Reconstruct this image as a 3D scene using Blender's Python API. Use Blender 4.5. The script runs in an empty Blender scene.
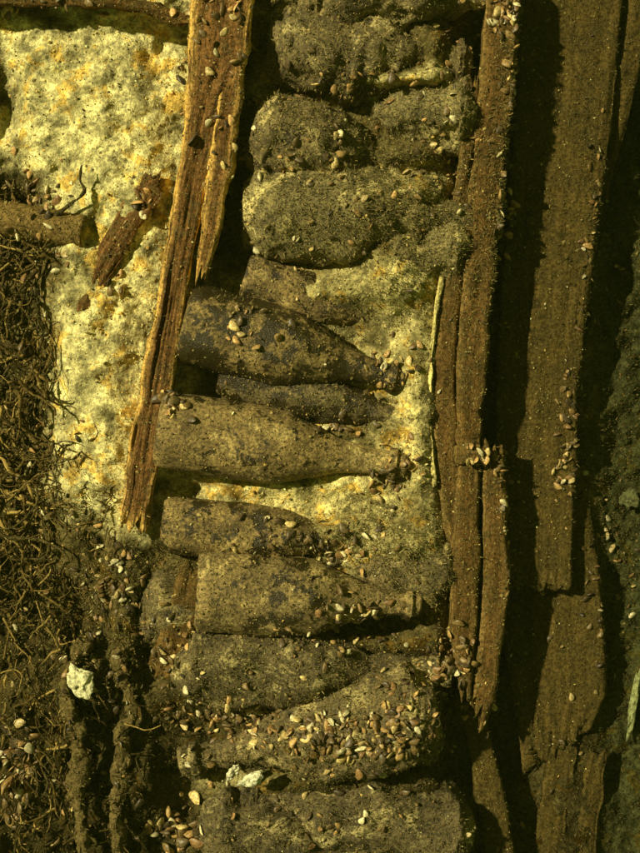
import bpy, math, numpy as np, random
from mathutils import Vector, Matrix
from mathutils.bvhtree import BVHTree
S=0.0013; HC=1300.0
rng=np.random.default_rng(7); random.seed(7)
sc=bpy.context.scene

# ---------------------------------------------------------------- noise
def _h(i,j,k,seed):
    n=(i*374761393+j*668265263+k*2147483647+seed*1274126177)&0xffffffff
    n=((n^(n>>13))*1274126177)&0xffffffff
    n=((n^(n>>16))*2246822519)&0xffffffff
    return ((n^(n>>15))&0xffff)/65535.0
def vn(x,y,z=0.0,seed=0):
    x=np.asarray(x,float); y=np.asarray(y,float)+x*0; z=np.asarray(z,float)+x*0
    i=np.floor(x).astype(np.int64); j=np.floor(y).astype(np.int64); k=np.floor(z).astype(np.int64)
    fx=x-i; fy=y-j; fz=z-k
    fx=fx*fx*(3-2*fx); fy=fy*fy*(3-2*fy); fz=fz*fz*(3-2*fz)
    r=0
    for a in (0,1):
        for b in (0,1):
            for c in (0,1):
                w=(fx if a else 1-fx)*(fy if b else 1-fy)*(fz if c else 1-fz)
                r=r+w*_h(i+a,j+b,k+c,seed)
    return r*2-1
def fbm(x,y,z=0.0,seed=0,o=4,g=0.5):
    r=0;a=1.0;f=1.0
    for q in range(o):
        r=r+a*vn(np.asarray(x)*f+q*17.3,np.asarray(y)*f,np.asarray(z)*f,seed+q); a*=g; f*=2.03
    return r
def sst(a,b,x):
    t=np.clip((x-a)/(b-a),0,1); return t*t*(3-2*t)
def gs(x,y,cx,cy,sx,sy):
    return np.exp(-((x-cx)/sx)**2-((y-cy)/sy)**2)
def W(px,py,z):
    px=np.asarray(px,float); py=np.asarray(py,float); z=np.asarray(z,float)
    f=1-z/HC
    return np.stack([(px-320)*f,(426.5-py)*f,z+0*px],-1)

# ---------------------------------------------------------------- mesh helper
REG=[]   # for scatter
def mesh(name,V,F,mat,col=None,uvw=None,silt=None,smooth=True,reg=None,parent=None):
    V=np.asarray(V,np.float32)*S; c=V.mean(0)
    if reg is not None: REG.append((V.copy(),F if isinstance(F,list) else [F],reg))
    V=V-c
    Fl=F if isinstance(F,list) else [F]
    me=bpy.data.meshes.new(name)
    nl=sum(f.size for f in Fl); nf=sum(len(f) for f in Fl)
    me.vertices.add(len(V)); me.vertices.foreach_set('co',V.ravel())
    me.loops.add(nl); me.loops.foreach_set('vertex_index',np.concatenate([f.ravel() for f in Fl]).astype(np.int32))
    me.polygons.add(nf)
    tot=np.concatenate([np.full(len(f),f.shape[1]) for f in Fl])
    st=np.concatenate([[0],np.cumsum(tot)[:-1]]).astype(np.int32)
    me.polygons.foreach_set('loop_start',st)
    me.polygons.foreach_set('use_smooth',np.full(nf,smooth))
    me.update(calc_edges=True); me.validate()
    if col is not None:
        a=me.attributes.new('Col','FLOAT_COLOR','POINT')
        cc=np.ones((len(V),4),np.float32); cc[:,:3]=col; a.data.foreach_set('color',cc.ravel())
    if uvw is not None:
        a=me.attributes.new('uvw','FLOAT_VECTOR','POINT'); a.data.foreach_set('vector',np.asarray(uvw,np.float32).ravel())
    if silt is not None:
        a=me.attributes.new('silt','FLOAT','POINT'); a.data.foreach_set('value',np.asarray(silt,np.float32).ravel())
    me.materials.append(mat)
    ob=bpy.data.objects.new(name,me); ob.location=Vector(c.tolist())
    sc.collection.objects.link(ob)
    if parent: ob.parent=parent
    return ob
def gridF(nu,nv,wrap=False,off=0):
    i=np.arange(nu if wrap else nu-1); j=np.arange(nv-1)
    I,J=np.meshgrid(i,j); I=I.ravel(); J=J.ravel(); I2=(I+1)%nu
    return np.stack([J*nu+I,J*nu+I2,(J+1)*nu+I2,(J+1)*nu+I],-1)+off

# ---------------------------------------------------------------- materials
class NT:
    def __init__(s,name,diffuse=False):
        s.m=bpy.data.materials.new(name); s.m.use_nodes=True; s.t=s.m.node_tree
        s.b=s.t.nodes['Principled BSDF']; s.dif=diffuse
        if diffuse:
            o=s.t.nodes['Material Output']; s.t.nodes.remove(s.b); s.b=s.t.nodes.new('ShaderNodeBsdfDiffuse'); s.l(s.b.outputs[0],o.inputs['Surface'])
        s.cin=s.b.inputs['Color' if diffuse else 'Base Color']
        g=s.t.nodes.new('ShaderNodeNewGeometry'); s.geo=g
        v=s.t.nodes.new('ShaderNodeVectorMath'); v.operation='SCALE'; v.inputs['Scale'].default_value=1/S
        s.l(g.outputs['Position'],v.inputs[0]); s.pos=v.outputs[0]
    def l(s,a,b): s.t.links.new(a,b)
    def put(s,v,inp):
        if hasattr(v,'is_linked') or hasattr(v,'links'): s.l(v,inp)
        else: inp.default_value=v
    def noise(s,scale,detail=4,rough=0.6,vec=None,dist=0):
        n=s.t.nodes.new('ShaderNodeTexNoise'); n.inputs['Scale'].default_value=scale
        n.inputs['Detail'].default_value=detail; n.inputs['Roughness'].default_value=rough; n.inputs['Distortion'].default_value=dist
        s.l(vec or s.pos,n.inputs['Vector']); return n.outputs['Fac']
    def vor(s,scale,out='Distance',vec=None):
        n=s.t.nodes.new('ShaderNodeTexVoronoi'); n.inputs['Scale'].default_value=scale
        s.l(vec or s.pos,n.inputs['Vector']); return n.outputs[out]
    def ramp(s,f,lo,hi,a=0.0,b=1.0):
        n=s.t.nodes.new('ShaderNodeMapRange'); n.interpolation_type='SMOOTHSTEP'
        s.l(f,n.inputs['Value'])
        for k,v in zip(('From Min','From Max','To Min','To Max'),(lo,hi,a,b)): n.inputs[k].default_value=v
        return n.outputs['Result']
    def math(s,op,a,b):
        n=s.t.nodes.new('ShaderNodeMath'); n.operation=op; s.put(a,n.inputs[0]); s.put(b,n.inputs[1]); return n.outputs[0]
    def mix(s,f,a,b,mode='MIX'):
        n=s.t.nodes.new('ShaderNodeMix'); n.data_type='RGBA'; n.blend_type=mode
        s.put(f,n.inputs[0]); s.put(a,n.inputs[6]); s.put(b,n.inputs[7]); return n.outputs[2]
    def attr(s,name,o='Color'):
        n=s.t.nodes.new('ShaderNodeAttribute'); n.attribute_name=name; return n.outputs[o]
    def scalec(s,c,f):
        v=s.t.nodes.new('ShaderNodeVectorMath'); v.operation='SCALE'; s.l(c,v.inputs[0]); s.put(f,v.inputs['Scale']); return v.outputs[0]
    def mapv(s,v,sc_):
        n=s.t.nodes.new('ShaderNodeVectorMath'); n.operation='MULTIPLY'; s.l(v,n.inputs[0]); n.inputs[1].default_value=sc_; return n.outputs[0]
    def bump(s,h,dist,strength=1.0,prev=None):
        n=s.t.nodes.new('ShaderNodeBump'); n.inputs['Strength'].default_value=strength; n.inputs['Distance'].default_value=dist*S
        s.l(h,n.inputs['Height'])
        if prev is not None: s.l(prev,n.inputs['Normal'])
        return n.outputs[0]
def C(r,g,b): return (r,g,b,1)

def m_seabed():
    n=NT('silty_seabed',True); c=n.attr('Col')
    f=n.noise(0.3,3,0.78)
    c=n.scalec(c,n.ramp(f,0.28,0.66,0.45,1.3))
    b2=n.noise(0.04,3,0.65,dist=0.5)
    c=n.scalec(c,n.ramp(b2,0.33,0.55,0.6,1.12))
    c=n.mix(n.ramp(b2,0.54,0.64,0,0.8),c,n.mix(1.0,c,C(1.1,0.78,0.3),'MULTIPLY'))
    peb=n.vor(0.25,'Color')
    sep=n.t.nodes.new('ShaderNodeSeparateColor'); n.l(peb,sep.inputs[0])
    c=n.mix(0.35,c,n.scalec(c,n.ramp(sep.outputs[0],0,1,0.2,1.5)))
    n.l(c,n.cin)
    n.l(n.bump(f,3.2,0.8),n.b.inputs['Normal']); return n.m
def m_wood(name,base,dark,silt,gold,siltamt=0.5,gr=1.0):
    n=NT(name,True); uv=n.attr('uvw','Vector')
    g1=n.noise(1.0,4,0.7,n.mapv(uv,(0.28,0.016,1.0)),0.3)
    c=n.mix(n.ramp(g1,0.32,0.68),dark,base)
    sp=n.noise(0.3,3,0.75)
    big=n.noise(0.045,4,0.75)
    sm=n.ramp(big,0.60-0.25*siltamt,0.75-0.2*siltamt,0,0.9)
    c=n.mix(sm,c,silt)
    edge=n.attr('silt','Fac')
    em=n.math('MULTIPLY',edge,n.ramp(g1,0.36,0.56))
    c=n.mix(em,c,gold)
    c=n.scalec(c,n.ramp(big,0.3,0.7,1.3,0.7))
    c=n.scalec(c,n.ramp(sp,0.3,0.7,0.5,1.5))
    n.l(c,n.cin)
    b=n.bump(g1,4*gr,0.8); b=n.bump(sp,2.6,0.8,b); n.l(b,n.b.inputs['Normal']); return n.m
def m_bottle():
    n=NT('silted_bottle_glass'); c=n.attr('Col')
    sl=n.attr('silt','Fac')
    pale=n.math('MULTIPLY',n.ramp(n.noise(0.026,4,0.72,dist=0.4),0.52,0.62,0,0.9),n.math('SUBTRACT',sl,0.25))
    c=n.mix(pale,c,n.mix(0.5,C(0.6,0.5,0.2),n.scalec(c,3.0)))
    f=n.noise(0.3,4,0.8)
    c=n.scalec(c,n.ramp(f,0.32,0.7,0.3,1.8))
    m=n.math('ADD',n.ramp(n.noise(0.05,4,0.72),0.25,0.75,-0.8,0.8),sl)
    m=n.ramp(m,0.25,0.6)
    glass=C(0.04,0.028,0.009)
    col=n.mix(m,glass,c)
    n.l(col,n.cin)
    n.l(n.math('ADD',n.math('MULTIPLY',m,0.55),0.25),n.b.inputs['Roughness'])
    n.b.inputs['Specular IOR Level'].default_value=0.4
    b=n.bump(f,3.0,0.7); n.l(b,n.b.inputs['Normal']); return n.m
def m_col(name,rough=None,spec=0.2,sp=0.35,bd=1.0):
    n=NT(name,rough is None); c=n.attr('Col')
    if bd:
        f=n.noise(sp,3,0.7); c=n.scalec(c,n.ramp(f,0.3,0.7,0.5,1.5)); n.l(n.bump(f,bd,0.7),n.b.inputs['Normal'])
    n.l(c,n.cin)
    if rough is not None:
        n.b.inputs['Roughness'].default_value=rough; n.b.inputs['Specular IOR Level'].default_value=spec
    return n.m
M_SEA=m_seabed(); M_BOT=m_bottle()
M_WL=m_wood('waterlogged_oak',C(0.24,0.118,0.036),C(0.085,0.045,0.016),C(0.19,0.125,0.045),C(0.85,0.52,0.13),0.4,0.9)
M_WR=m_wood('brown_waterlogged_pine',C(0.14,0.077,0.022),C(0.085,0.049,0.015),C(0.115,0.08,0.027),C(0.26,0.175,0.055),0.5,0.35)
M_WD=m_wood('silted_hull_plank',C(0.092,0.063,0.017),C(0.068,0.046,0.0125),C(0.083,0.061,0.019),C(0.10,0.073,0.023),0.7,0.25)
M_WP=m_wood('pale_split_wood',C(0.6,0.5,0.17),C(0.3,0.24,0.08),C(0.3,0.23,0.09),C(0.75,0.62,0.22),0.5)
M_GR=m_col('sand_grain',bd=0); M_MU=m_col('mussel_valve',0.4,0.4,0.4,0.5); M_FZ=m_col('algae_thread',bd=0)
M_STR=m_col('seaweed_strand',sp=0.3,bd=1.2); M_BR=m_col('encrusted_branch_skin',sp=0.25,bd=4)

# ---------------------------------------------------------------- seabed
HOLES=[(205,350,30,26,30),(240,255,34,24,34),(330,395,50,7,12),(190,487,34,7,14),(5,110,16,40,40),(262,70,22,22,34),(250,180,20,16,20),
 (190,648,50,14,30),(235,515,60,8,6),(400,618,50,14,22),(470,745,40,50,34),(190,790,30,30,22),(345,348,30,8,14),(390,405,22,6,12),(270,480,50,5,6)]
MOUND=[(110,150,70,120,16),(330,290,70,18,26),(395,270,50,40,28),(420,400,24,110,24),(290,482,120,12,14),
 (100,400,30,110,10),(345,530,60,16,16),(400,550,45,22,26),(320,645,120,14,22),(390,190,90,16,40),(400,78,80,12,40),(405,155,50,14,34),(310,400,60,6,10),
 (120,600,30,60,22),(50,700,50,60,14),(140,760,26,90,18),(290,695,130,20,30),(340,785,150,20,28),(430,600,30,26,18),(350,370,50,8,12),(440,40,30,30,24),(20,800,50,60,26),(330,20,80,12,24),(410,228,60,28,26)]
def terrain(x,y):
    h=np.zeros_like(x)-6
    t=sst(432,490,x); h=h*(1-t)-72*t
    h-=20*sst(585,615,x)
    h-=24*sst(560,680,y)*(1-t)
    h-=34*sst(75,20,x)*sst(150,220,y)
    h+=12*(sst(190,130,x))*sst(600,500,y)
    for cx,cy,sx,sy,a in HOLES: h-=a*gs(x,y,cx,cy,sx,sy)
    for cx,cy,sx,sy,a in MOUND: h+=a*gs(x,y,cx,cy,sx,sy)*(1-t)
    near=np.clip(1-np.maximum(np.abs(x-320)-420,np.abs(y-426)-520)/600,0.0,1)
    bl=sst(175,120,x)*sst(540,600,y)
    rgh=1+1.3*bl+1.0*sst(590,610,x)+0.6*sst(210,180,y)*sst(230,260,x)
    h+=7*fbm(x/55,y/55,seed=3,o=3)+near*rgh*(3.0*fbm(x/15,y/15,seed=9,o=3)+0.9*np.abs(fbm(x/4.2,y/4.2,seed=5,o=2)))
    h+=bl*18*fbm(x/26,y/40,seed=15,o=3)
    h+=(1-near)*22*fbm(x/600,y/600,seed=11,o=4)-(1-near)*25
    return h
def axis(lo,hi,st,far):
    c=np.arange(lo,hi+.1,st); g=st; v=[]; p=0
    while p<far: g*=1.35; p+=g; v.append(p)
    v=np.array(v); return np.concatenate([lo-v[::-1],c,c[-1]+v])
ax=axis(-60,700,1.8,70000); ay=axis(-60,913,1.8,70000)
X,Y=np.meshgrid(ax,ay); x=X.ravel(); y=Y.ravel(); z=terrain(x,y)
def sandmask(x,y):
    w=18*fbm(x/30,y/30,seed=21,o=4); u=x+w; v=y+18*fbm(x/30,y/30,seed=31,o=4)
    m=sst(48,76,u)*sst(215,185,u)*sst(540,500,v)
    m=np.maximum(m,sst(195,165,v)*sst(200,180,u)*sst(8,28,v)*sst(-20,10,u))
    m=np.maximum(m,0.6*sst(215,235,u)*sst(455,430,u)*sst(238,268,v)*sst(345,310,v))
    m=np.maximum(m,0.6*sst(355,385,u)*sst(450,435,u)*sst(250,290,v)*sst(535,500,v))
    m=np.maximum(m,1.0*sst(140,155,u)*sst(400,370,u)*sst(450,460,v)*sst(515,500,v))
    m=np.maximum(m,0.7*sst(290,310,u)*sst(400,370,u)*sst(330,345,v)*sst(440,425,v))
    m=np.maximum(m,0.4*sst(290,330,u)*sst(455,430,u)*sst(500,520,v)*sst(590,560,v))
    m=np.maximum(m,0.7*sst(230,260,u)*sst(480,440,u)*sst(60,70,v)*sst(108,95,v))
    m=np.maximum(m,0.5*sst(340,360,u)*sst(480,440,u)*sst(145,160,v)*sst(200,185,v))
    m=np.maximum(m,0.4*gs(x,y,240,780,40,12))
    return m
smx=np.clip(sandmask(x,y)*(0.86+0.6*fbm(x/18,y/18,seed=44,o=4)),0,1)
sm=smx[:,None]
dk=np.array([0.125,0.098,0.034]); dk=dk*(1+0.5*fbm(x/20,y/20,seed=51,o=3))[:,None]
dk=dk*(1-0.45*sst(600,760,y))[:,None]*(1-0.35*sst(200,120,x)*sst(520,600,y))[:,None]  # light falloff painted into the fouling colour: dimmer towards bottom and bottom-left
gr=sst(585,610,x)[:,None]; dk=dk*(1-gr)+gr*np.array([0.055,0.056,0.02])  # green seabed at far right, its darkness also painting the light falloff
lf=sst(210,170,x)[:,None]
sand=np.array([0.78,0.66,0.26])*(1-lf)+np.array([0.84,0.74,0.32])*lf
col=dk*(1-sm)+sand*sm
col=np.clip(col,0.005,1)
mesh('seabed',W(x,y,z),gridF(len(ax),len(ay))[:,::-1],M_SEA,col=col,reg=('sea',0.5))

# ---------------------------------------------------------------- planks
def plank(name,L,R,zt,thick,mat,seed=0,rough=1.0,parent=None,fuzz=0.3,jag=6,gold=1.0,tilt=0.0,dens=3.0):
    L=np.array(L,float);R=np.array(R,float); n=len(L); zt=np.array(zt if hasattr(zt,'__len__') else [zt]*n,float)
    ln=np.linalg.norm(np.diff((L+R)/2,axis=0),axis=1).sum(); wd=np.linalg.norm(L-R,axis=1).mean()
    nv=int(ln/dens)+2; nu=max(int(wd/2.2),6)
    tv=np.linspace(0,n-1,nv)
    def ip(a): 
        k=np.arange(n); o=np.interp(tv,k,a); 
        if nv<12: return o
        ker=np.ones(9)/9
        p=np.pad(o,4,mode='reflect',reflect_type='odd'); return np.convolve(p,ker,'valid')
    l=np.stack([ip(L[:,0]),ip(L[:,1])],-1); r=np.stack([ip(R[:,0]),ip(R[:,1])],-1); zz=ip(zt)
    v=np.linspace(0,ln,nv)
    us=np.linspace(0,1,nu)
    jl=rough*(2.0*fbm(v/26,seed*3.1+0*v,seed=seed,o=5)); jr=rough*(2.0*fbm(v/26,seed*5.7+9+0*v,seed=seed+5,o=5))
    sides=4
    ring_u=np.concatenate([us,np.ones(sides),us[::-1],np.zeros(sides)])
    ring_d=np.concatenate([np.zeros(nu),np.linspace(0,1,sides+2)[1:-1],np.ones(nu),np.linspace(1,0,sides+2)[1:-1]])
    m=len(ring_u); U=np.tile(ring_u,(nv,1)); D=np.tile(ring_d,(nv,1)); Vv=np.tile(v[:,None],(1,m))
    uu=U*wd
    dirv=np.gradient((l+r)/2,axis=0); dirv/=np.linalg.norm(dirv,axis=1)[:,None]; nrm=(r-l)/np.linalg.norm(r-l,axis=1)[:,None]
    P=l[:,None,:]*(1-U[...,None])+r[:,None,:]*U[...,None]
    P=P+nrm[:,None,:]*(np.where(U<0.5,(1-2*U)*jl[:,None],(2*U-1)*jr[:,None]))[...,None]
    sg=np.where(U>0.999,1.0,np.where(U<0.001,-1.0,0))
    P=P+nrm[:,None,:]*(sg*1.4*fbm(Vv/30,D*thick/3,seed=seed+8,o=3)*rough)[...,None]
    ev=np.minimum(Vv,ln-Vv); w=np.exp(-ev/14.0)
    en=jag*1.6*fbm(uu/4.5,np.where(Vv<ln/2,0.0,7.0),seed=seed+3,o=3)
    P=P+dirv[:,None,:]*(w*en)[...,None]
    Z=zz[:,None]-D*thick+(U-0.5)*tilt
    rel=fbm(uu/3.2,Vv/90,seed=seed+1,o=2)*0.7+fbm(uu/9,Vv/40,seed=seed+2,o=4)*1.6-1.6*np.exp(-np.minimum(U,1-U)*wd/2.0)*2
    cr=np.clip(fbm(uu/6,Vv/120,seed=seed+12,o=2)-0.65,0,1)*-8
    Z=Z+np.where(D<0.01,(rel+cr)*rough,0)
    V=W(P[...,0],P[...,1],Z).reshape(-1,3)
    F=gridF(m,nv,wrap=True)
    c0=V[:m].mean(0);c1=V[-m:].mean(0); V=np.concatenate([V,[c0,c1]]); a=len(V)-2
    i=np.arange(m); F2=np.stack([i,np.full(m,a),(i+1)%m],-1); o=(nv-1)*m; F3=np.stack([o+(i+1)%m,np.full(m,a+1),o+i],-1)
    uvw=np.stack([uu+seed*37.0+D*thick,Vv,D*0+seed*1.7],-1).reshape(-1,3); uvw=np.concatenate([uvw,uvw[:1],uvw[-1:]])
    e=np.exp(-(np.minimum(U,1-U)*wd/4.5)**2)*gold*(1-0.4*D); e=np.clip(np.maximum(e,np.exp(-(ev/9)**2)*gold).ravel(),0,1); e=np.concatenate([e,[0,0]])
    return mesh(name,V,[F,F2,F3],mat,uvw=uvw,silt=e,reg=('wood',fuzz),parent=parent)
crate=bpy.data.objects.new('wooden_crate',None); sc.collection.objects.link(crate)
plank('left_side_board',[(192,-30),(190,60),(183,140),(169,230),(151,330),(133,430),(118,524)],[(256,-30),(248,55),(222,110),(205,190),(182,330),(163,430),(150,526)],
  [58,55,52,46,40,34,26],34,M_WL,1,1.2,crate,0.25,9,1.0)
plank('left_board_splinter',[(228,30),(217,100),(209,160),(202,215),(196,268)],[(246,30),(241,100),(234,160),(222,225),(205,284)],[56,54,51,50,40],26,M_WL,2,1.2,crate,0.2,10,1.0)
plank('right_outer_board',[(488,-30),(480,70),(472,160),(464,240),(459,320),(457,400),(456,446)],[(522,-30),(514,70),(504,160),(495,250),(489,330),(483,400),(478,450)],
  [22,22,20,18,17,16,14],60,M_WR,3,0.8,crate,0.5,4,0.6)
plank('right_inner_board',[(474,80),(458,170),(445,250),(434,330),(430,400),(435,470),(448,545)],[(479,80),(471,170),(463,250),(458,330),(456,400),(458,470),(462,545)],
  [16,14,12,10,8,5,0],50,M_WR,4,0.8,crate,0.4,4,0.7)
plank('pale_inner_edge',[(440,275),(433.5,320),(429.5,360),(427.5,400),(429.5,440),(433,486)],[(442.5,275),(436,320),(432,360),(430,400),(432,440),(435,486)],[17,17,16,15,14,11],30,M_WP,5,0.9,crate,0.4,2)
plank('lower_inner_board',[(459,458),(453,510),(449,570),(449,620),(455,664),(460,690)],[(479,456),(480,510),(479,570),(477,620),(474,670),(470,700)],[9,8,6,4,0,-3],45,M_WR,6,0.8,crate,0.4,8,0.6)
plank('lower_outer_board',[(482,452),(483,510),(482,570),(480,630),(474,680),(470,706)],[(504,455),(507,510),(508,570),(503,640),(497,690),(488,722)],[4,4,2,0,-4,-6],45,M_WR,7,0.8,crate,0.4,9,0.6)
plank('bottom_cross_slat',[(455,446),(455,464)],[(486,446),(486,464)],[17,16],14,M_WR,8,0.6,crate,0.2,2,0.7)
plank('hull_plank',[(520,-30),(515,100),(508,200),(500,330),(494,450),(497,584)],[(624,-30),(613,100),(601,200),(588,300),(577,400),(571,590)],[-34,-34,-35,-36,-37,-38],20,M_WD,11,0.7,None,0.25,4,0.5)
plank('hull_plank',[(502,470),(500,560),(503,640),(512,700),(524,758)],[(585,470),(597,560),(604,640),(608,690),(590,728)],[-58,-58,-60,-62,-64],18,M_WD,12,0.7,None,0.25,10,0.4)
plank('hull_plank',[(622,-30),(613,70),(606,140),(600,192)],[(668,-30),(645,55),(622,140),(607,197)],[-42,-45,-50,-55],18,M_WD,13,0.8,None,0.3,8,0.6)
plank('broken_slat',[(552,735),(540,790),(527,900)],[(578,740),(566,800),(556,900)],[-66,-68,-70],10,M_WD,14,1,None,0.3,6,0.4)
plank('broken_slat',[(590,752),(578,810),(570,900)],[(606,760),(600,810),(590,900)],[-70,-72,-74],10,M_WD,15,1,None,0.3,6,0.4)
plank('broken_slat',[(147,165),(122,205),(95,255),(76,312)],[(162,196),(140,228),(108,278),(84,322)],[22,20,17,13],12,M_WL,16,1,None,0.6,7,0.0)
plank('broken_slat',[(180,566),(172,600),(160,640),(146,668)],[(206,574),(200,610),(186,650),(168,682)],[34,30,24,14],14,M_WR,17,1,None,0.7,6,0.2)
plank('broken_slat',[(-60,-16),(60,-10),(150,0),(196,16)],[(-60,6),(60,6),(140,12),(180,28)],[46,46,44,42],24,M_WR,18,1.2,None,0.9,6,0.1)
plank('broken_slat',[(452,700),(470,760),(488,880)],[(478,695),(498,760),(520,880)],[-28,-30,-34],20,M_WD,19,1,None,0.8,6,0.1)

# ---------------------------------------------------------------- bottles
PT=[(0.07,0),(0.05,0.35),(0.015,0.6),(0.0,0.78),(0.004,0.88),(0.02,0.95),(0.05,0.99),(0.1,1.0),(0.2,1.0),(0.36,1.0),(0.44,0.985),(0.51,0.92),(0.58,0.78),(0.65,0.61),(0.72,0.46),(0.79,0.375),(0.86,0.335),(0.925,0.32),(0.93,0.41),(0.955,0.42),(0.96,0.33),(0.99,0.33),(1.0,0.29),(1.0,0.0)]
PT=np.array(PT)
def bottle(A,B,D,crust,silt,colr,seed,fuzz):
    A=W(*A);B=W(*B); Ln=np.linalg.norm(B-A); a=(B-A)/Ln
    k=np.linspace(0,len(PT)-1,110); t=np.interp(k,np.arange(len(PT)),PT[:,0]); r=np.interp(k,np.arange(len(PT)),PT[:,1])*D/2
    side=np.cross(a,[0,0,1.]);side/=np.linalg.norm(side);up=np.cross(side,a)
    nu=84; th=np.linspace(0,2*math.pi,nu,endpoint=False)
    rd=np.cos(th)[:,None]*side+np.sin(th)[:,None]*up
    P=A+a*(t*Ln)[:,None,None]+rd[None]*r[:,None,None]
    V=P.reshape(-1,3); N=np.tile(rd,(len(k),1))
    s=seed*11.0
    big=max(crust-2.4,0)
    d=crust*(1.0*fbm(V[:,0]/26+s,V[:,1]/26,V[:,2]/26,seed,3)+0.5*fbm(V[:,0]/7+s,V[:,1]/7,V[:,2]/7,seed+4,3))+big*3.2*fbm(V[:,0]/60+s,V[:,1]/60,V[:,2]/60,seed+6,2)
    rr=np.repeat(r,nu)/(D/2)
    tt=np.repeat(t,nu)
    V=V+N*(d*np.clip(rr*2,0,1))[:,None]
    if big>0:
        V=V+a*((np.clip(1-tt/0.16,0,1)*rr**2)*0.09*Ln)[:,None]*np.clip(big/2,0,1)
        V=V-N*((np.clip(1-tt/0.12,0,1)**2)*rr*D*0.12)[:,None]
    up_=np.clip(N[:,2],-1,1)
    sl=silt+0.35*(up_-0.3)+0.25*fbm(V[:,0]/40,V[:,1]/40,V[:,2]/40,seed+9,3)
    c=np.array(colr)*(1+0.45*fbm(V[:,0]/16,V[:,1]/16,V[:,2]/16,seed+2,3))[:,None]
    mesh('champagne_bottle',V,gridF(nu,len(k),True),M_BOT,col=np.clip(c,0.004,1),silt=sl,reg=('bot',fuzz))
br=(0.25,0.17,0.055); dkb=(0.155,0.115,0.042); ol=(0.2,0.158,0.056); lo=(0.11,0.082,0.03)  # lo: fouled brown for bottom bottles, darkened to paint in light falloff
bottle((290,-22,14),(520,10,0),84,6,0.9,dkb,1,1.0)
bottle((258,40,6),(470,66,-14),78,6.5,0.9,dkb,2,1.0)
bottle((243,128,14),(425,186,-12),88,4.2,0.7,dkb,3,1.0)
bottle((484,120,-2),(320,104,-20),80,5.5,0.95,ol,4,1.0)
bottle((232,210,6),(500,220,2),94,4.2,0.9,ol,5,1.0)
bottle((478,242,-6),(290,262,-18),80,4.8,0.95,ol,6,1.0)
bottle((244,276,0),(420,330,-16),50,2,0.5,br,7,0.3)
bottle((184,322,22),(404,380,4),80,1.4,0.06,br,8,0.06)
bottle((222,368,-4),(425,426,-8),58,2.0,0.2,dkb,9,0.25)
bottle((158,429,22),(406,466,8),77,0.8,0.66,br,10,0.05)
bottle((162,524,12),(392,545,-8),58,1.4,0.3,br,11,0.14)
bottle((196,591,20),(420,604,-2),82,1.6,0.5,(0.25,0.175,0.06),12,0.2)
bottle((462,572,-14),(310,556,-14),64,4,0.9,dkb,13,0.9)
bottle((160,662,-6),(450,672,-14),88,5.5,0.8,lo,14,1.0)
bottle((450,708,-4),(180,760,-10),100,6,0.9,dkb,15,1.0)
bottle((136,600,-10),(330,640,-24),80,3.5,0.6,dkb,16,0.4)
bottle((480,836,-26),(240,796,-20),94,6,0.8,lo,17,1.0)
bottle((190,812,-26),(420,870,-24),84,6,0.8,lo,18,1.0)

# ---------------------------------------------------------------- tubes
def tubes(paths,radii,cols,ns=6):
    VV=[];FF=[];CC=[];off=0
    for P,R,c in zip(paths,radii,cols):
        n=len(P); T=np.gradient(P,axis=0); T/=np.linalg.norm(T,axis=1)[:,None]+1e-9
        ref=np.array([0.3,0.5,0.81]); s=np.cross(T,ref); s/=np.linalg.norm(s,axis=1)[:,None]+1e-9; u=np.cross(s,T)
        th=np.linspace(0,2*math.pi,ns,endpoint=False)
        V=P[:,None,:]+(np.cos(th)[None,:,None]*s[:,None,:]+np.sin(th)[None,:,None]*u[:,None,:])*np.asarray(R)[:,None,None]
        VV.append(V.reshape(-1,3)); FF.append(gridF(ns,n,True,off)); CC.append(np.tile(c,(n*ns,1))); off+=n*ns
    return np.concatenate(VV),np.concatenate(FF),np.concatenate(CC)
def peg(name,A,B,R,c,seed):
    A=W(*A);B=W(*B); t=np.concatenate([np.linspace(0,1,40),[1.0,0.985,0.9,0.7,0.7]]); r=np.concatenate([np.full(40,R),[R*.9,R*.6,R*.55,R*.5,0.01]])
    P=A+(B-A)*t[:,None]; a=(B-A)/np.linalg.norm(B-A); s=np.cross(a,[0,0,1.]);s/=np.linalg.norm(s);u=np.cross(s,a); th=np.linspace(0,2*math.pi,32,endpoint=False)
    N=np.cos(th)[:,None]*s+np.sin(th)[:,None]*u; V=(P[:,None]+N[None]*r[:,None,None]).reshape(-1,3)
    d=1.3*fbm(V[:,0]/9,V[:,1]/9,V[:,2]/9,seed,3); V=V+np.tile(N,(len(t),1))*d[:,None]
    mesh(name,V,gridF(32,len(t),True),M_BR,col=np.tile(c,(len(V),1)),reg=('bot',0.5))
peg('bottle_neck_fragment',(-10,216,2),(86,232,12),17,(0.19,0.125,0.04),3)
paths=[];rad=[];cc=[]
BRS=[[(126,520),(122,560),(130,600),(122,660),(128,740),(118,880)],[(78,640),(64,700),(76,770),(92,880)]]
for q,b in enumerate(BRS):
    b=np.array(b,float); k=np.linspace(0,len(b)-1,110)
    xx=np.interp(k,np.arange(len(b)),b[:,0])+8*fbm(k*1.7,k*0+q,seed=70+q,o=4); yy=np.interp(k,np.arange(len(b)),b[:,1])
    zz=0+8*fbm(k*.8,k*0+q*3,seed=90+q,o=2)
    paths.append(W(xx,yy,zz)); rad.append(np.clip(7+3.5*fbm(k*3,k*0+q,seed=60+q,o=3),2,14)); cc.append(np.array([0.13,0.095,0.034]))
V,F,CC=tubes(paths,rad,cc,24)
V=V+4.5*np.stack([fbm(V[:,0]/8,V[:,1]/8,V[:,2]/8,s,4) for s in (1,2,3)],-1)
mesh('encrusted_branches',V,F,M_BR,col=CC,reg=('sea',0.9))

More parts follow.
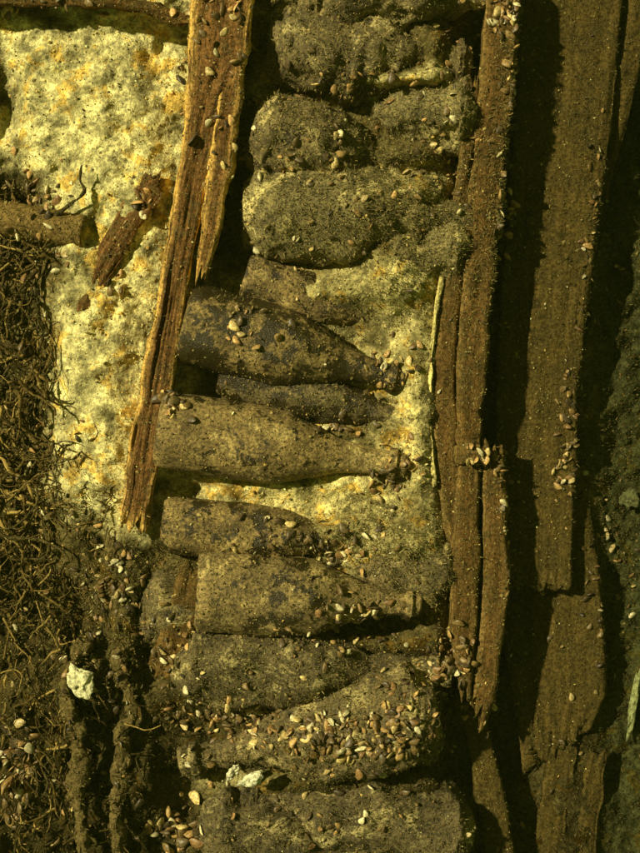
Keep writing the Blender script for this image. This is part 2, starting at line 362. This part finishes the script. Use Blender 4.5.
# ---------------------------------------------------------------- seaweed tangle (left)
paths=[];rad=[];cc=[]
def strand(x,y,z,ln,r,c,hd,step=3.5,wob=0.2,zlo=16,zhi=18):
    n=max(int(ln/step),5); P=[];p=np.array([x,y,z],float); a=hd; e=0.0; cur=rng.normal()*0.08
    for i in range(n):
        P.append(p.copy()); a+=cur+rng.normal()*wob; cur=cur*0.85+rng.normal()*0.05; e=e*0.8+rng.normal()*0.3
        p=p+step*np.array([math.cos(a),-math.sin(a),e*0.6]); p[2]=min(max(p[2],z-zlo),z+zhi)
    P=np.array(P); w_=rng.normal(size=n); w_=np.convolve(w_,[.25,.5,.25],'same')
    paths.append(W(P[:,0],P[:,1],P[:,2])); rad.append(r*np.linspace(1,0.4,n)*(1+0.35*w_).clip(0.5,1.7)); cc.append(c)
pal=[(0.12,0.08,0.024),(0.17,0.115,0.033),(0.06,0.042,0.015),(0.38,0.26,0.075),(0.08,0.062,0.022)]
for i in range(800):
    y=rng.uniform(185,600); xm=58-abs(y-400)*0.06
    x=rng.uniform(-60,xm); z=rng.uniform(-38,10)+12*math.sin(x*0.07+y*0.05)
    strand(x,y,z,rng.uniform(16,95),rng.uniform(0.5,1.0) if rng.uniform()<0.6 else rng.uniform(1.2,3.0),np.array(pal[rng.integers(0,5)])*rng.uniform(.6,1.2),rng.normal(-1.5,0.9))
for i in range(320):
    strand(rng.uniform(0,150)*rng.uniform(0.4,1),rng.uniform(560,853),rng.uniform(-16,10),rng.uniform(10,50),rng.uniform(0.5,1.7),np.array(pal[rng.integers(0,5)])*rng.uniform(.5,1.0),rng.normal(-1.5,0.8))  # bottom-left strands dimmed, light falloff put into their colour
for i in range(150):
    strand(rng.uniform(36,110),rng.uniform(440,570),rng.uniform(2,12),rng.uniform(10,36),rng.uniform(0.5,1.1),np.array(pal[rng.integers(0,5)]),rng.uniform(-3,3))
V,F,CC=tubes(paths,rad,cc,5)
mesh('seaweed_tangle',V,F,M_STR,col=CC,reg=('weed',0.5))

# ---------------------------------------------------------------- pale fragments
def lump(name,c,sx,sy,sz,rot,colr,seed,ang=1.0):
    n=28; u=np.linspace(0,2*math.pi,n,endpoint=False); v=np.linspace(0.02,math.pi-0.02,n)
    U,Vv=np.meshgrid(u,v); U=U.ravel();Vv=Vv.ravel()
    p=np.stack([np.cos(U)*np.sin(Vv),np.sin(U)*np.sin(Vv),np.cos(Vv)],-1)
    r=1+0.5*ang*fbm(p[:,0]*1.8+seed,p[:,1]*1.8,p[:,2]*1.8,seed,5); p=p*r[:,None]*np.array([sx,sy,sz])
    ca,sa=math.cos(rot),math.sin(rot); q=p.copy(); q[:,0]=p[:,0]*ca-p[:,1]*sa; q[:,1]=p[:,0]*sa+p[:,1]*ca
    mesh(name,q+W(*c),gridF(n,n,True),M_BR,col=np.tile(colr,(len(q),1)))
lump('oyster_shell_fragment',(80,680,12),11,14,5,0.5,(0.72,0.67,0.38),2)
lump('oyster_shell_fragment',(250,780,20),12,6,4,0.3,(0.7,0.66,0.42),5,1.3)
lump('oyster_shell_fragment',(234,771,20),7,4,4,0.9,(0.65,0.6,0.38),6,1.3)
lump('oyster_shell_fragment',(634,703,-80),4,30,4,-0.2,(0.24,0.25,0.10),8,1.0)
lump('oyster_shell_fragment',(630,500,-78),10,9,5,-0.2,(0.10,0.10,0.04),9)

# ---------------------------------------------------------------- BVH for scatter
vs=[];pl=[];po=[];off=0
for V,Fl,reg in REG:
    vs.append(V/S)
    for f in Fl:
        ff=(f+off).tolist(); pl+=ff; po+=[reg]*len(ff)
    off+=len(V)
bvh=BVHTree.FromPolygons(np.concatenate(vs).tolist(),pl)
KD={'sea':0,'bot':1,'wood':2,'weed':3}
def rnd(): return random.uniform(-1,1)
def drop(px,py):
    out=[]
    for a,b in zip(px.tolist(),py.tolist()):
        d=Vector((rnd()*0.35,rnd()*0.35,-1))
        loc,nr,idx,di=bvh.ray_cast(Vector((a-320,426.5-b,400))-Vector((d.x,d.y,0))*400,d)
        if loc is None: loc=Vector((0,0,-500)); nr=Vector((0,0,1)); idx=0
        if nr.z<0: nr=-nr
        out.append((loc.x,loc.y,loc.z,nr.x,nr.y,nr.z,KD[po[idx][0]],po[idx][1]))
    return np.array(out)
def frames(d):
    d=d/np.linalg.norm(d,axis=1)[:,None]; r=rng.normal(size=d.shape); s=np.cross(d,r); s/=np.linalg.norm(s,axis=1)[:,None]; u=np.cross(d,s)
    return np.stack([s,u,d],-1)
def inst(name,TV,TF,pos,fr,scl,col,mat,smooth=True):
    n=len(pos); V=np.einsum('nij,nkj->nki',fr,TV[None]*scl[:,None,:])+pos[:,None,:]
    F=(TF[None]+(np.arange(n)*len(TV))[:,None,None]).reshape(-1,TF.shape[1])
    c=np.repeat(col,len(TV),axis=0)
    return V.reshape(-1,3),F,c
def pick(pal,n,var=0.3):
    pal=np.array(pal); return pal[rng.integers(0,len(pal),n)]*(1+var*rng.uniform(-1,1,(n,1)))

# grains
N=62000
px=rng.uniform(-40,680,N);py=rng.uniform(-40,893,N)
H=drop(px,py); spx=H[:,0]/(1-H[:,2]/HC)+320; spy=426.5-H[:,1]/(1-H[:,2]/HC)
smk=sandmask(spx,spy)
k_=H[:,6]
keep=rng.uniform(size=len(H))<np.select([k_==0,k_==1,k_==3],[0.8-0.4*smk,0.35+0.5*H[:,7],0.45],0.3+H[:,7]*0.4)
H=H[keep]; smk=smk[keep]; spx=spx[keep]; spy=spy[keep]; n=len(H)
ic=np.array([(1,0,0),(-1,0,0),(0,1,0),(0,-1,0),(0,0,1),(0,0,-1)],float)*np.array([1,.8,.7]); icf=np.array([(0,2,4),(2,1,4),(1,3,4),(3,0,4),(2,0,5),(1,2,5),(3,1,5),(0,3,5)])
sz=np.clip(rng.lognormal(-0.12,0.42,n),0.5,3.0)[:,None]*rng.uniform(0.6,1.3,(n,3))
dark=pick([(0.17,0.125,0.044),(0.23,0.17,0.058),(0.32,0.24,0.08),(0.08,0.06,0.024),(0.25,0.195,0.068),(0.42,0.32,0.115)],n)*(1-0.45*sst(600,780,spy))[:,None]*(1-0.55*sst(500,600,spx))[:,None]  # dark grains dimmed towards bottom and right: falloff of light painted in
lite=pick([(0.78,0.68,0.3),(0.82,0.73,0.37),(0.56,0.46,0.17),(0.62,0.5,0.18),(0.26,0.2,0.08),(0.75,0.5,0.14),(0.12,0.1,0.045),(0.2,0.15,0.06)],n)
isl=(rng.uniform(size=n)<np.where(H[:,6]==0,smk,0.05))[:,None]
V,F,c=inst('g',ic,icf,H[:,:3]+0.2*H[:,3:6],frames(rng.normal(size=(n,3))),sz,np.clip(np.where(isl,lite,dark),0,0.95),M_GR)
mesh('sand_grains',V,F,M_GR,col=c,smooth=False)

# algae fuzz
N=78000
px=rng.uniform(-30,670,N);py=rng.uniform(-30,883,N)
ex=[]
for cx,cy,sx,sy,k in [(505,130,8,90,1200),(500,210,8,50,700),(470,240,14,60,900),(600,150,6,80,600),(585,330,5,90,500),(480,470,25,14,300),(350,535,45,18,900),(300,100,40,14,700),
   (390,555,30,25,900),(230,290,6,20,150),(540,745,25,8,200),(415,170,40,50,2200),(300,405,40,8,150),(335,340,25,10,100),(90,640,50,90,2500),(400,300,30,20,350),(400,470,20,30,400),(370,225,60,25,1500)]:
    ex.append((rng.normal(cx,sx,k),rng.normal(cy,sy,k)))
px=np.concatenate([px]+[e[0] for e in ex]);py=np.concatenate([py]+[e[1] for e in ex]); isx=np.arange(len(px))>=N
H=drop(px,py)
spx=H[:,0]/(1-H[:,2]/HC)+320; spy=426.5-H[:,1]/(1-H[:,2]/HC)
smk=sandmask(spx,spy); k_=H[:,6]
pr=np.select([k_==0,k_==1,k_==3],[0.6*(1-smk)**2,H[:,7]*0.9,0.5],H[:,7]*0.45)
pr=pr*(0.55+0.6*np.clip(fbm(spx/22,spy/22,seed=77,o=3)+0.4,0,1.4)); pr=np.where(isx,0.9,pr)
kk=rng.uniform(size=len(H))<pr; H=H[kk]; spx=np.repeat(spx[kk],2); spy=np.repeat(spy[kk],2); H=np.repeat(H,2,axis=0); n=len(H)
bl=np.array([(-.5,0,0),(.5,0,0),(-.35,.12,.5),(.35,.12,.5),(0,.35,1)],float); blf=np.array([(0,1,3),(0,3,2),(2,3,4)])
d=H[:,3:6]+0.9*rng.normal(size=(n,3)); d[:,2]=np.abs(d[:,2])
ln=rng.uniform(1.4,5.2,n); wd=rng.uniform(0.5,1.1,n)
cf=pick([(0.17,0.135,0.046),(0.23,0.175,0.06),(0.09,0.07,0.026),(0.32,0.245,0.086),(0.15,0.135,0.046)],n,0.35)*(1-0.45*sst(600,780,spy))[:,None]*(1-0.5*sst(520,620,spx))[:,None]  # thread colour carries painted light falloff towards bottom and right
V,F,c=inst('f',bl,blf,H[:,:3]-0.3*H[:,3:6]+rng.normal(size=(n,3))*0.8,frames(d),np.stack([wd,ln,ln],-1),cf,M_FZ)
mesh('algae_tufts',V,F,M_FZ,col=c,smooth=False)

# mussels
def mus(half):
    st=np.array([0,.06,.18,.35,.55,.75,.9,1.0]); w=np.array([.02,.12,.21,.29,.33,.30,.18,.02]); h=np.array([.02,.09,.15,.18,.16,.11,.06,.01]); ns=10
    th=np.linspace(0,2*math.pi,ns,endpoint=False); V=[]
    for s,a,b in zip(st,w,h):
        cx=-0.12*math.sin(s*math.pi)
        zc=np.sin(th)
        if half: zc=np.where(zc<0,zc*-0.55,zc)
        V.append(np.stack([cx+np.cos(th)*a,np.full(ns,s-.5),zc*b],-1))
    return np.concatenate(V),gridF(ns,len(st),True)
CL=[(115,585,16,14,40,8),(95,610,30,50,50,7),(130,690,35,50,50,7),(60,640,30,50,24,7),(300,722,70,12,120,8),(370,730,50,12,90,8.5),(230,715,40,14,50,7),(400,700,30,16,50,7),
 (512,110,3,60,60,8),(503,200,3,30,28,8),(580,430,3,45,36,7),(572,470,4,14,18,7),(600,220,2,70,30,7),(180,402,6,4,14,10),(240,325,5,6,8,9),(275,330,14,10,7,9),(355,610,20,10,30,8.5),
 (350,640,50,12,40,7),(12,785,12,30,46,13),(170,842,14,8,26,12),(20,745,12,14,12,10),(450,665,10,18,36,9),(620,275,10,30,16,7),(628,560,10,30,20,7),(615,640,8,40,14,6),(500,15,8,12,20,10),
 (480,25,30,12,26,8),(340,90,50,8,26,8),(300,165,22,6,12,8),(260,250,20,8,6,7),(385,365,12,10,12,7),(270,530,20,6,12,8),(345,545,24,12,34,8),(390,480,14,14,30,8),(400,400,20,40,16,7),
 (120,290,4,10,6,9),(150,205,8,10,8,9),(30,190,22,12,20,9),(40,250,14,30,16,8),(170,640,14,16,22,8),(300,770,90,30,30,7),(400,820,80,30,30,7),(545,700,40,30,8,6),
 (230,10,14,10,12,9),(60,14,50,6,20,9),(440,150,26,44,36,7.5),(350,220,70,18,26,7),(300,130,40,20,22,7.5),(508,520,3,60,16,7),(100,820,50,30,24,8),(240,20,14,12,8,8),(340,425,14,5,10,8),
 (185,60,4,50,12,9),(225,150,5,60,14,8),(478,455,10,6,12,8),(500,480,4,20,12,8),(30,420,30,120,40,7)]
mx=[];my=[];ms=[]
for cx,cy,sx,sy,k,s in CL:
    k=int(k*1.5); mx.append(rng.normal(cx,sx,k));my.append(rng.normal(cy,sy,k));ms.append(rng.uniform(0.45,1.35,k)*s*1.2)
k=100; mx.append(rng.uniform(0,640,k)); my.append(rng.uniform(0,853,k)); ms.append(rng.uniform(3,6.5,k))
mx=np.concatenate(mx);my=np.concatenate(my);ms=np.concatenate(ms)
H=drop(mx,my); n=len(H)
half=rng.uniform(size=n)<0.45
cm=pick([(0.5,0.3,0.10),(0.6,0.44,0.165),(0.26,0.145,0.05),(0.7,0.6,0.32),(0.12,0.08,0.035),(0.38,0.24,0.08),(0.17,0.11,0.04),(0.08,0.055,0.025),(0.22,0.14,0.045),(0.13,0.09,0.035)],n,0.3)
cm=np.clip(cm*(1-0.4*sst(520,600,mx))[:,None]*(1-0.35*sst(200,130,mx)*sst(540,600,my)*sst(780,740,my))[:,None],0,0.9)  # shell colour dimmed at right and bottom-left as painted light falloff
VV=[];FF=[];CC=[];o=0
for hf in (False,True):
    q=half==hf; TV,TF=mus(hf); Hq=H[q]; m=len(Hq)
    d=Hq[:,3:6]+0.9*rng.normal(size=(m,3)); 
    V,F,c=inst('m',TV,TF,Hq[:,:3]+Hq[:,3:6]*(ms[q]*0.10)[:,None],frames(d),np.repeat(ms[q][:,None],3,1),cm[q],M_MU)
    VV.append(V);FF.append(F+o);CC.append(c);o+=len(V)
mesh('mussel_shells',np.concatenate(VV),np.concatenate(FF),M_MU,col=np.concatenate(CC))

# ---------------------------------------------------------------- water body (thin murk)
wm=bpy.data.materials.new('murky_water'); wm.use_nodes=True; t=wm.node_tree; t.nodes.clear()
o_=t.nodes.new('ShaderNodeOutputMaterial'); vs_=t.nodes.new('ShaderNodeVolumeScatter')
vs_.inputs['Color'].default_value=(0.72,0.85,0.2,1); vs_.inputs['Density'].default_value=0.013; vs_.inputs['Anisotropy'].default_value=0.2
t.links.new(vs_.outputs[0],o_.inputs['Volume'])
hx=8.0/S; zb=-0.6/S; zt_=2.6/S
V=np.array([(sx*hx,sy*hx,z_) for z_ in (zb,zt_) for sx,sy in ((-1,-1),(1,-1),(1,1),(-1,1))],float)
F=np.array([(0,3,2,1),(4,5,6,7),(0,1,5,4),(1,2,6,5),(2,3,7,6),(3,0,4,7)])
mesh('water',V,F,wm,smooth=False)

# ---------------------------------------------------------------- light, world, camera
d=Vector((0.92,-0.42,-1.0)).normalized()
sun=bpy.data.lights.new('sun','SUN'); sun.energy=5.0; sun.angle=math.radians(1.5); sun.color=(1.0,0.94,0.56)
so=bpy.data.objects.new('sun',sun); so.rotation_euler=d.to_track_quat('-Z','Y').to_euler(); so.location=(-1,0.4,1.5); sc.collection.objects.link(so)
w=bpy.data.worlds.new('World'); sc.world=w; w.use_nodes=True; nt=w.node_tree; bg=nt.nodes['Background']
sky=nt.nodes.new('ShaderNodeTexSky'); sky.sky_type='NISHITA'; sky.sun_disc=False
sky.sun_elevation=math.asin(-d.z); sky.sun_rotation=math.atan2(-d.x,-d.y)
mx_=nt.nodes.new('ShaderNodeMix'); mx_.data_type='RGBA'; mx_.blend_type='MULTIPLY'; mx_.inputs[0].default_value=1; mx_.inputs[7].default_value=(0.85,0.8,0.12,1)
nt.links.new(sky.outputs[0],mx_.inputs[6]); nt.links.new(mx_.outputs[2],bg.inputs[0]); bg.inputs[1].default_value=0.05
cam=bpy.data.cameras.new('camera'); co=bpy.data.objects.new('camera',cam); sc.collection.objects.link(co)
co.location=(0,0,HC*S); cam.sensor_fit='VERTICAL'; cam.sensor_height=32; cam.lens=32*HC/853.0; cam.clip_start=0.01; cam.clip_end=500
sc.camera=co
sc.view_settings.view_transform='Standard'; sc.view_settings.look='None'; sc.view_settings.exposure=0
